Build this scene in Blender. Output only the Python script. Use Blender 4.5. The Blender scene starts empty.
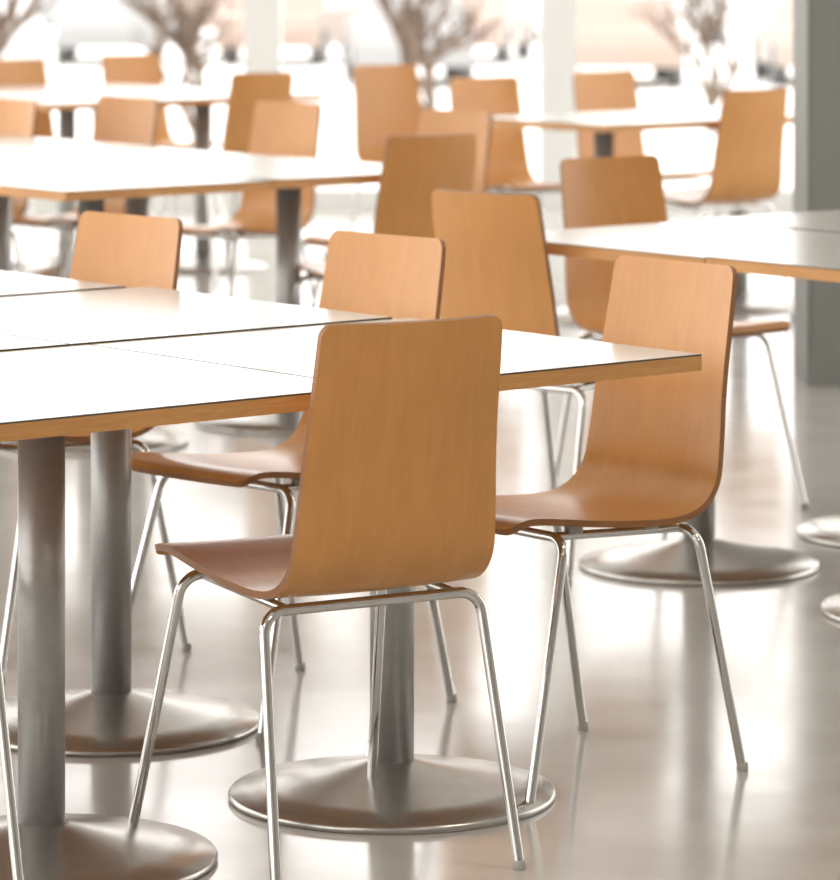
import bpy, bmesh, math, random
from mathutils import Vector, Matrix
random.seed(7)
S = bpy.context.scene
C = bpy.context.collection

# ------------------------------------------------------------ materials
def new_mat(name):
    m = bpy.data.materials.new(name); m.use_nodes = True
    nt = m.node_tree; b = nt.nodes.get("Principled BSDF")
    return m, nt, b

def simple(name, col, rough=0.5, metal=0.0, spec=0.5, nscale=None, namt=0.1):
    m, nt, b = new_mat(name)
    b.inputs["Base Color"].default_value = (*col, 1)
    b.inputs["Roughness"].default_value = rough
    b.inputs["Metallic"].default_value = metal
    b.inputs["Specular IOR Level"].default_value = spec
    if nscale:
        tc = nt.nodes.new("ShaderNodeTexCoord")
        n = nt.nodes.new("ShaderNodeTexNoise"); n.inputs["Scale"].default_value = nscale
        n.inputs["Detail"].default_value = 6
        nt.links.new(tc.outputs["Object"], n.inputs["Vector"])
        r = nt.nodes.new("ShaderNodeValToRGB")
        r.color_ramp.elements[0].position = 0.3; r.color_ramp.elements[1].position = 0.7
        r.color_ramp.elements[0].color = (*[c*(1-namt) for c in col], 1)
        r.color_ramp.elements[1].color = (*[min(1, c*(1+namt)) for c in col], 1)
        nt.links.new(n.outputs["Fac"], r.inputs["Fac"])
        nt.links.new(r.outputs["Color"], b.inputs["Base Color"])
    return m

def wood(name, dark, light, rough, stretch=(14, 1.4, 1.4)):
    m, nt, b = new_mat(name)
    tc = nt.nodes.new("ShaderNodeTexCoord")
    mp = nt.nodes.new("ShaderNodeMapping"); mp.inputs["Scale"].default_value = stretch
    nt.links.new(tc.outputs["Object"], mp.inputs["Vector"])
    n = nt.nodes.new("ShaderNodeTexNoise"); n.inputs["Scale"].default_value = 3.0
    n.inputs["Detail"].default_value = 10; n.inputs["Roughness"].default_value = 0.66
    n.inputs["Distortion"].default_value = 0.9
    nt.links.new(mp.outputs["Vector"], n.inputs["Vector"])
    r = nt.nodes.new("ShaderNodeValToRGB")
    r.color_ramp.elements[0].position = 0.22; r.color_ramp.elements[1].position = 0.78
    r.color_ramp.elements[0].color = (*dark, 1); r.color_ramp.elements[1].color = (*light, 1)
    nt.links.new(n.outputs["Fac"], r.inputs["Fac"])
    n2 = nt.nodes.new("ShaderNodeTexNoise"); n2.inputs["Scale"].default_value = 6.0
    n2.inputs["Detail"].default_value = 3
    nt.links.new(tc.outputs["Object"], n2.inputs["Vector"])
    mr = nt.nodes.new("ShaderNodeMapRange")
    mr.inputs["To Min"].default_value = 0.85; mr.inputs["To Max"].default_value = 1.13
    nt.links.new(n2.outputs["Fac"], mr.inputs["Value"])
    oi = nt.nodes.new("ShaderNodeObjectInfo")
    mr2 = nt.nodes.new("ShaderNodeMapRange")
    mr2.inputs["To Min"].default_value = 0.94; mr2.inputs["To Max"].default_value = 1.08
    nt.links.new(oi.outputs["Random"], mr2.inputs["Value"])
    mu = nt.nodes.new("ShaderNodeMath"); mu.operation = 'MULTIPLY'
    nt.links.new(mr.outputs[0], mu.inputs[0]); nt.links.new(mr2.outputs[0], mu.inputs[1])
    hs = nt.nodes.new("ShaderNodeHueSaturation")
    nt.links.new(mu.outputs[0], hs.inputs["Value"])
    nt.links.new(r.outputs["Color"], hs.inputs["Color"])
    nt.links.new(hs.outputs["Color"], b.inputs["Base Color"])
    b.inputs["Roughness"].default_value = rough
    b.inputs["Specular IOR Level"].default_value = 0.45
    return m

M_shell = wood("beech_plywood", (0.52, 0.232, 0.066), (0.61, 0.295, 0.092), 0.27)
M_rim = wood("plywood_rim", (0.22, 0.09, 0.028), (0.34, 0.15, 0.05), 0.45, (3, 3, 60))
M_chrome = simple("satin_chrome", (0.62, 0.615, 0.60), 0.10, 1.0)
M_glide = simple("clear_glide", (0.40, 0.39, 0.37), 0.4)
M_top = simple("white_laminate", (0.55, 0.53, 0.495), 0.21, 0, 0.5, 4.0, 0.015)
M_line = simple("laminate_edge_line", (0.05, 0.045, 0.035), 0.5)
M_edge = wood("table_plywood_edge", (0.46, 0.21, 0.06), (0.66, 0.35, 0.13), 0.5, (4, 4, 60))
M_post = simple("silver_post_paint", (0.38, 0.38, 0.37), 0.38, 0.45, 0.5, 60.0, 0.05)
M_base = simple("brushed_base_metal", (0.47, 0.455, 0.43), 0.27, 0.85, 0.5, 30.0, 0.06)
M_frame = simple("window_frame_paint", (0.74, 0.74, 0.72), 0.4)
M_col = simple("column_paint", (0.23, 0.23, 0.215), 0.6, 0, 0.4, 3.0, 0.05)
M_wall = simple("wall_paint", (0.52, 0.50, 0.47), 0.7, 0, 0.3, 2.0, 0.02)
M_ceil = simple("ceiling_paint", (0.76, 0.75, 0.73), 0.8, 0, 0.3, 2.0, 0.02)

# polished concrete
M_floor, nt, b = new_mat("polished_concrete")
tc = nt.nodes.new("ShaderNodeTexCoord")
n1 = nt.nodes.new("ShaderNodeTexNoise"); n1.inputs["Scale"].default_value = 1.3; n1.inputs["Detail"].default_value = 8
n1.inputs["Roughness"].default_value = 0.65
nt.links.new(tc.outputs["Object"], n1.inputs["Vector"])
r = nt.nodes.new("ShaderNodeValToRGB")
r.color_ramp.elements[0].position = 0.3; r.color_ramp.elements[1].position = 0.72
r.color_ramp.elements[0].color = (0.43, 0.415, 0.392, 1); r.color_ramp.elements[1].color = (0.55, 0.535, 0.51, 1)
nt.links.new(n1.outputs["Fac"], r.inputs["Fac"]); nt.links.new(r.outputs["Color"], b.inputs["Base Color"])
n2 = nt.nodes.new("ShaderNodeTexNoise"); n2.inputs["Scale"].default_value = 5; n2.inputs["Detail"].default_value = 5
nt.links.new(tc.outputs["Object"], n2.inputs["Vector"])
mr = nt.nodes.new("ShaderNodeMapRange"); mr.inputs["To Min"].default_value = 0.10; mr.inputs["To Max"].default_value = 0.21
nt.links.new(n2.outputs["Fac"], mr.inputs["Value"]); nt.links.new(mr.outputs[0], b.inputs["Roughness"])
b.inputs["Specular IOR Level"].default_value = 0.75
bp = nt.nodes.new("ShaderNodeBump"); bp.inputs["Strength"].default_value = 0.04; bp.inputs["Distance"].default_value = 0.02
n3 = nt.nodes.new("ShaderNodeTexNoise"); n3.inputs["Scale"].default_value = 3.0
nt.links.new(tc.outputs["Object"], n3.inputs["Vector"])
nt.links.new(n3.outputs["Fac"], bp.inputs["Height"]); nt.links.new(bp.outputs[0], b.inputs["Normal"])

# ------------------------------------------------------------ mesh helpers
def obj_from_bm(bm, name, mats):
    me = bpy.data.meshes.new(name); bm.to_mesh(me); bm.free()
    for m in mats: me.materials.append(m)
    o = bpy.data.objects.new(name, me); C.objects.link(o); return o

def fillet(pts, rad, n=7):
    out = [Vector(pts[0])]
    for i in range(1, len(pts)-1):
        p0, p1, p2 = Vector(pts[i-1]), Vector(pts[i]), Vector(pts[i+1])
        a = (p0-p1); b = (p2-p1); la, lb = a.length, b.length
        a.normalize(); b.normalize()
        ang = a.angle(b); d = min(rad/math.tan(ang/2), la*0.45, lb*0.45)
        rr = d*math.tan(ang/2)
        bis = (a+b).normalized(); cen = p1+bis*(rr/math.sin(ang/2))
        s = p1+a*d-cen; e = p1+b*d-cen
        tot = s.angle(e); ax = s.cross(e).normalized()
        for k in range(n+1):
            out.append(cen+Matrix.Rotation(tot*k/n, 3, ax) @ s)
    out.append(Vector(pts[-1])); return out

def tube(bm, pts, r, mi, seg=12, radii=None):
    pts = [Vector(p) for p in pts]; rings = []
    t = (pts[1]-pts[0]).normalized()
    up = Vector((0, 0, 1)) if abs(t.z) < 0.9 else Vector((1, 0, 0))
    u = t.cross(up).normalized()
    for i, p in enumerate(pts):
        if i == 0: tt = pts[1]-pts[0]
        elif i == len(pts)-1: tt = pts[-1]-pts[-2]
        else: tt = (pts[i+1]-p).normalized()+(p-pts[i-1]).normalized()
        tt.normalize(); u = (u-tt*u.dot(tt)).normalized(); v = tt.cross(u)
        rr = radii[i] if radii else r
        rings.append([bm.verts.new(p+(u*math.cos(2*math.pi*k/seg)+v*math.sin(2*math.pi*k/seg))*rr) for k in range(seg)])
    for a, b in zip(rings, rings[1:]):
        for k in range(seg):
            f = bm.faces.new((a[k], a[(k+1) % seg], b[(k+1) % seg], b[k])); f.material_index = mi; f.smooth = True
    for rg in (rings[0][::-1], rings[-1]):
        f = bm.faces.new(rg); f.material_index = mi

def lathe(bm, prof, mi, seg=48, cx=0, cy=0):
    rings = []
    for (r, z) in prof:
        rings.append([bm.verts.new((cx+r*math.cos(2*math.pi*k/seg), cy+r*math.sin(2*math.pi*k/seg), z)) for k in range(seg)])
    for a, b in zip(rings, rings[1:]):
        for k in range(seg):
            f = bm.faces.new((a[k], a[(k+1) % seg], b[(k+1) % seg], b[k])); f.material_index = mi; f.smooth = True
    f = bm.faces.new(rings[0][::-1]); f.material_index = mi
    f = bm.faces.new(rings[-1]); f.material_index = mi

def box(bm, x0, x1, y0, y1, z0, z1, mi=0):
    v = [bm.verts.new(p) for p in ((x0,y0,z0),(x1,y0,z0),(x1,y1,z0),(x0,y1,z0),(x0,y0,z1),(x1,y0,z1),(x1,y1,z1),(x0,y1,z1))]
    fs = []
    for idx in ((0,3,2,1),(4,5,6,7),(0,1,5,4),(1,2,6,5),(2,3,7,6),(3,0,4,7)):
        f = bm.faces.new([v[i] for i in idx]); f.material_index = mi; fs.append(f)
    return fs

def catmull(P, n):
    out = []
    Q = [2*P[0]-P[1]]+P+[2*P[-1]-P[-2]]
    for i in range(1, len(Q)-2):
        for k in range(n):
            t = k/n
            out.append(0.5*((2*Q[i])+(-Q[i-1]+Q[i+1])*t+(2*Q[i-1]-5*Q[i]+4*Q[i+1]-Q[i+2])*t*t+(-Q[i-1]+3*Q[i]-3*Q[i+1]+Q[i+2])*t**3))
    out.append(Q[-2]); return out

# ------------------------------------------------------------ chair mesh
def chair_mesh():
    bm = bmesh.new()
    prof = [(-.055,.864),(-.044,.80),(-.028,.72),(-.013,.64),(-.002,.57),(.011,.515),(.034,.474),(.072,.450),(.13,.442),
            (.22,.446),(.31,.455),(.39,.465),(.435,.469),(.462,.466),(.484,.455)]
    pts = catmull([Vector((0, y, z)) for y, z in prof], 12)
    L = [0.0]
    for a, b in zip(pts, pts[1:]): L.append(L[-1]+(b-a).length)
    tot = L[-1]
    def at(d):
        for i in range(1, len(L)):
            if d <= L[i]+1e-9:
                f = (d-L[i-1])/(L[i]-L[i-1]); return pts[i-1].lerp(pts[i], f)
        return pts[-1]
    r = 0.022
    ds = [r*(1-math.cos(math.pi/2*k/7)) for k in range(7)]
    N = 58
    ds += [r+(tot-2*r)*k/N for k in range(N+1)]
    ds += [tot-r*(1-math.cos(math.pi/2*k/7)) for k in range(6, -1, -1)]
    def hw(d):
        s = d/tot
        keys = [(0,.157),(.2,.164),(.40,.175),(.5,.180),(.7,.185),(1,.181)]
        for (a, x), (b, y) in zip(keys, keys[1:]):
            if s <= b: w = x+(y-x)*(s-a)/(b-a); break
        e = min(d, tot-d)
        if e < r: w = w-r+math.sqrt(max(0, r*r-(r-e)**2))
        return w
    T = 14; th = 0.0115
    top = []; bot = []
    for d in ds:
        p = at(d); q = at(min(tot, d+.003)); q0 = at(max(0, d-.003))
        t = (q-q0).normalized(); nrm = Vector((0, -t.z, t.y))
        if nrm.z < 0 and abs(t.z) < .5: nrm = -nrm
        if abs(t.z) >= .5 and nrm.y < 0: nrm = -nrm
        s = d/tot
        cup = 0.018*max(0, 1-s/.42)**.5 + 0.004
        w = hw(d); ra = []; rb = []
        for k in range(T+1):
            x = -1+2*k/T
            off = cup*(x*w/.18)**2
            c = p+Vector((x*w, 0, 0))+nrm*off
            ra.append(bm.verts.new(c)); rb.append(bm.verts.new(c-nrm*th))
        top.append(ra); bot.append(rb)
    n = len(ds)
    for i in range(n-1):
        for k in range(T):
            f = bm.faces.new((top[i][k], top[i+1][k], top[i+1][k+1], top[i][k+1])); f.smooth = True
            f = bm.faces.new((bot[i][k], bot[i][k+1], bot[i+1][k+1], bot[i+1][k])); f.smooth = True
    ring_t = [top[0][k] for k in range(T+1)]+[top[i][T] for i in range(1, n)]+[top[-1][k] for k in range(T-1, -1, -1)]+[top[i][0] for i in range(n-2, 0, -1)]
    ring_b = [bot[0][k] for k in range(T+1)]+[bot[i][T] for i in range(1, n)]+[bot[-1][k] for k in range(T-1, -1, -1)]+[bot[i][0] for i in range(n-2, 0, -1)]
    m = len(ring_t)
    for i in range(m):
        j = (i+1) % m
        f = bm.faces.new((ring_t[i], ring_t[j], ring_b[j], ring_b[i])); f.material_index = 1; f.smooth = True
        for e in f.edges:
            if (e.verts[0] in (ring_t[i],) and e.verts[1] is ring_t[j]) or (e.verts[1] in (ring_t[i],) and e.verts[0] is ring_t[j]): e.smooth = False
            if (e.verts[0] in (ring_b[i],) and e.verts[1] is ring_b[j]) or (e.verts[1] in (ring_b[i],) and e.verts[0] is ring_b[j]): e.smooth = False
    # frame
    R = 0.0086
    def U(yf, yt, zt, wf, wt):
        tube(bm, fillet([(-wf, yf, .004), (-wt, yt, zt), (wt, yt, zt), (wf, yf, .004)], 0.036, 9), R, 2)
        for sx in (-1, 1):
            lathe(bm, [(0.0095, 0.0), (0.0105, 0.003), (0.010, 0.012), (0.0088, 0.015)], 3, 14, sx*wf, yf)
    U(-.008, .078, .4205, .212, .190)
    U(.478, .368, .4330, .220, .182)
    for sx in (-1, 1):
        tube(bm, [(sx*.148, .078, .4205), (sx*.148, .368, .4330)], .0075, 2)
        for yy, z in ((.15, .4238), (.32, .4308)):
            lathe(bm, [(0.016, z+.004), (0.016, z+.0165)], 3, 14, sx*.148, yy)
    bmesh.ops.recalc_face_normals(bm, faces=bm.faces)
    me = bpy.data.meshes.new("dining_chair_mesh"); bm.to_mesh(me); bm.free()
    for mm in (M_shell, M_rim, M_chrome, M_glide): me.materials.append(mm)
    return me
CH = chair_mesh()
def chair(tx, ty, yaw):
    """tx,ty: world position of the middle of the back's top edge; yaw: facing angle in degrees from +X"""
    a = math.radians(yaw)
    o = bpy.data.objects.new("dining_chair", CH); C.objects.link(o)
    o.location = (tx+.055*math.cos(a), ty+.055*math.sin(a), 0)
    o.rotation_euler = (0, 0, a-math.pi/2)
    return o

# ------------------------------------------------------------ table mesh
TW, TD = 0.700, 0.767
def table_mesh():
    bm = bmesh.new()
    hx, hy = TW/2, TD/2
    box(bm, -hx, hx, -hy, hy, .7225, .7472, 1)
    box(bm, -hx, hx, -hy, hy, .7472, .7495, 2)
    e = .0018
    box(bm, -hx+e, hx-e, -hy+e, hy-e, .7490, .7502, 0)
    lathe(bm, [(.274, 0), (.275, .008), (.271, .013), (.20, .026), (.12, .043), (.06, .057), (.045, .061), (.037, .063)], 4, 72)
    lathe(bm, [(.037, .060), (.037, .708)], 3, 40)
    lathe(bm, [(.07, .704), (.07, .712)], 3, 32)
    for a in (0, 1):
        w, l = .025, .24
        if a: box(bm, -w, w, -l, l, .711, .7225, 3)
        else: box(bm, -l, l, -w, w, .7105, .7222, 3)
    me = bpy.data.meshes.new("dining_table_mesh"); bm.to_mesh(me); bm.free()
    for mm in (M_top, M_edge, M_line, M_post, M_base): me.materials.append(mm)
    return me
TM = table_mesh()
ANG = math.radians(39.5)
A = Vector((math.cos(ANG), math.sin(ANG))); B = Vector((-math.sin(ANG), math.cos(ANG)))
def table(c, sz=1.0):
    o = bpy.data.objects.new("dining_table", TM); C.objects.link(o)
    o.location = (c[0], c[1], 0); o.rotation_euler = (0, 0, ANG); o.scale = (1, 1, sz)
PA, PB = 0.704, 0.771
c1 = Vector((-.047, 6.373))
for i in range(2): table(c1-A*PA*i)
for i in range(2): table(c1+B*PB-A*(.035+PA*i), 1.004)
table(c1+B*PB*2-A*.08, 1.008)
V = Vector((-.951, 10.23))
for i in range(2):
    for j in range(4): table(V+A*(.345+PA*i)+B*(.385+PB*j), 1.0+.003*((i+j) % 2))
c3 = Vector((.637, 8.68))
for i in range(2):
    for j in range(2): table(c3+A*PA*i-B*PB*j, 1.0+.003*((i+j) % 2))
K = Vector((.667, 13.7))
for i in range(2): table(K+A*(.345+PA*i)+B*.385)
K5 = Vector((-1.495, 15.35))
for i in range(2):
    for j in range(2): table(K5+A*(.345+PA*i)+B*(.385+PB*j))

# ------------------------------------------------------------ chairs
CHAIRS = [(-.006,5.73,120),(.464,6.765,218),(-.054,7.34,224),(.138,8.53,48),(-.588,7.85,225),
 (.040,10.92,125),(.485,9.86,304),(.125,12.4,226),(-.44,13.0,226),(-1.02,13.4,225),(-1.42,13.25,222),
 (-.16,16.6,300),(-.643,15.7,130),(-1.376,18.0,305),(-1.85,17.3,308),(.248,15.2,300),(.76,15.87,305),(1.25,14.05,127),
 (-.775,5.55,112)]
for c in CHAIRS: chair(*c)

# ------------------------------------------------------------ room
XL, XR, Y0, Y1, ZC = -7.0, 7.0, -5.0, 19.8, 4.6
bm = bmesh.new(); box(bm, XL, XR, Y0, Y1+.2, -.12, 0); obj_from_bm(bm, "floor", [M_floor])
bm = bmesh.new(); box(bm, XL, XR, Y0, Y1+.2, ZC, ZC+.2); obj_from_bm(bm, "ceiling", [M_ceil])
bm = bmesh.new(); box(bm, XL, XR, Y0-.2, Y0, 0, ZC); obj_from_bm(bm, "wall_front", [M_wall])
bm = bmesh.new(); box(bm, XR-.1, XR+.1, Y0, 9.0, 0, ZC); obj_from_bm(bm, "wall_right", [M_wall])
bm = bmesh.new()
xs = []
x = -.82-1.54*4
while x < XR:
    if x > XL: xs.append(x)
    x += 1.54
for x in xs: box(bm, x-.095, x+.095, Y1-.02, Y1+.16, .10, ZC-.1)
box(bm, XL, XR, Y1-.04, Y1+.18, 0, .10); box(bm, XL, XR, Y1-.04, Y1+.18, ZC-.1, ZC)
obj_from_bm(bm, "window_1", [M_frame])
for nm, X, ys in (("window_2", XL, Y0), ("window_3", XR, 9.1)):
    bm = bmesh.new()
    y = ys
    while y < Y1:
        box(bm, X-.07, X+.07, y, y+.12, .10, ZC-.1); y += 2.06
    box(bm, X-.09, X+.09, ys, Y1-.06, 0, .10); box(bm, X-.09, X+.09, ys, Y1-.06, ZC-.1, ZC)
    obj_from_bm(bm, nm, [M_frame])
bm = bmesh.new(); box(bm, 1.235, 1.785, 12.1, 12.6, 0, ZC)
bmesh.ops.bevel(bm, geom=[e for e in bm.edges if abs(e.verts[0].co.z-e.verts[1].co.z) > 1], offset=.012, segments=2, affect='EDGES')
obj_from_bm(bm, "column", [M_col])

# ------------------------------------------------------------ outside
GZ = -0.9
M_out = simple("snowy_pavement", (0.80, 0.79, 0.775), 0.8, 0, 0.3, 0.5, 0.10)
bm = bmesh.new(); box(bm, -150, 150, Y1+.2, 260, GZ-.2, GZ); obj_from_bm(bm, "ground_outside", [M_out])
def car(x, y, rot, col, nm="parked_car"):
    bm = bmesh.new()
    body = [(-2.1,.32),(-2.15,.62),(-2.0,.86),(-1.2,.95),(-.75,1.36),(.55,1.42),(1.35,.98),(2.1,.9),(2.2,.6),(2.15,.3)]
    def loft(prof, hw, mi, zt=None):
        a = [bm.verts.new((px, -hw*(1-.18*max(0, pz-.95)/.45), pz)) for px, pz in prof]
        b = [bm.verts.new((px, hw*(1-.18*max(0, pz-.95)/.45), pz)) for px, pz in prof]
        n = len(prof)
        for i in range(n):
            f = bm.faces.new((a[i], a[(i+1) % n], b[(i+1) % n], b[i])); f.material_index = mi
        bm.faces.new(a[::-1]).material_index = mi; bm.faces.new(b).material_index = mi
    loft(body, .88, 0)
    loft([(-1.05,.98),(-.70,1.30),(.50,1.36),(1.12,1.0)], .887, 1)
    for wx in (-1.35, 1.4):
        for sy in (-1, 1):
            tube(bm, [(wx, sy*.68, .32), (wx, sy*.90, .32)], .32, 2, 20)
            tube(bm, [(wx, sy*.89, .32), (wx, sy*.915, .32)], .18, 3, 16)
    bmesh.ops.recalc_face_normals(bm, faces=bm.faces)
    o = obj_from_bm(bm, nm, [simple("car_paint", col, .3), simple("car_glass", (.20, .24, .23), .1),
                             simple("tyre", (.14, .14, .14), .8), simple("hubcap", (.22, .22, .22), .5, .2)])
    o.location = (x, y, GZ); o.rotation_euler = (0, 0, math.radians(rot))
cols = [(.26,.42,.37),(.58,.58,.58),(.34,.26,.22),(.66,.66,.66),(.30,.33,.36),(.50,.49,.47),(.30,.30,.30),(.38,.30,.26),(.62,.63,.64)]
k = 0
for row, yy in enumerate((58, 68, 80)):
    for i in range(-4, 6):
        if random.random() < .2: continue
        car(i*3.2+row*1.1-.2, yy+random.uniform(-.8, .8), random.choice((90, 90, 80, 100))+random.uniform(-4, 4), cols[(k*5+row) % 9]); k += 1

M_bark = simple("bark", (0.15, 0.11, 0.085), 0.9, 0, 0.2, 8.0, 0.3)
def tree(x, y, sc, seed):
    rnd = random.Random(seed); bm = bmesh.new()
    def branch(p, d, l, r, lev):
        pts = [p]; q = p.copy(); dd = d.copy()
        for i in range(4):
            dd = (dd+Vector((rnd.uniform(-.2,.2), rnd.uniform(-.2,.2), rnd.uniform(-.05,.14)))).normalized()
            q = q+dd*l/4; pts.append(q.copy())
        tube(bm, pts, r, 0, 7, [r*(1-.4*i/4) for i in range(5)])
        if lev < 5:
            for k in range(3 if lev < 4 else 2):
                nd = (dd+Vector((rnd.uniform(-.9,.9), rnd.uniform(-.9,.9), rnd.uniform(-.25,.5)))).normalized()
                branch(pts[rnd.choice((2, 3, 4))], nd, l*.75, r*.60, lev+1)
    branch(Vector((0, 0, -.05)), Vector((0, 0, 1)), 1.0*sc, .11*sc, 0)
    o = obj_from_bm(bm, "bare_tree", [M_bark]); o.location = (x, y, GZ)
tree(.1, 34, 1.0, 3); tree(-2.2, 37, .8, 5); tree(3.4, 44, .8, 8); tree(5.4, 36, 1., 11); tree(-4.6, 38, 1., 14)

# ------------------------------------------------------------ light
W = bpy.data.worlds.new("overcast_sky"); S.world = W; W.use_nodes = True
bg = W.node_tree.nodes["Background"]
bg.inputs["Color"].default_value = (1.0, 0.977, 0.94, 1); bg.inputs["Strength"].default_value = 3.45
def fill_pendant(x, y, pw):  # invented fixture, out of view, carrying an added area light as fill
    bm = bmesh.new()
    lathe(bm, [(.30, ZC-.62), (.30, ZC-.60), (.12, ZC-.45), (.03, ZC-.42)], 0, 32, x, y)
    tube(bm, [(x, y, ZC-.42), (x, y, ZC)], .008, 0, 8)
    fixture = obj_from_bm(bm, "added_fill_fixture", [M_frame])
    l = bpy.data.lights.new("fill_area_light", 'AREA'); l.shape = 'DISK'; l.size = .55; l.energy = pw
    l.color = (1, .90, .76)
    o = bpy.data.objects.new("fill_light", l); C.objects.link(o); o.location = (x, y, ZC-.66); o.parent = fixture
for x in (-2.4, 2.4):
    for y in (1.5, 5.0): fill_pendant(x, y, 40)

# ------------------------------------------------------------ camera
cam = bpy.data.cameras.new("camera"); co = bpy.data.objects.new("camera", cam); C.objects.link(co)
F = 3800.0
cam.sensor_fit = 'HORIZONTAL'; cam.sensor_width = 36; cam.lens = F*36/840
co.location = (0, 0, 1.453)
co.rotation_euler = (math.pi/2, 0, 0)
cam.shift_y = -510/840
cam.dof.use_dof = True; cam.dof.focus_distance = 6.0; cam.dof.aperture_fstop = 6.8
cam.clip_end = 500
S.camera = co
S.view_settings.view_transform = 'Standard'
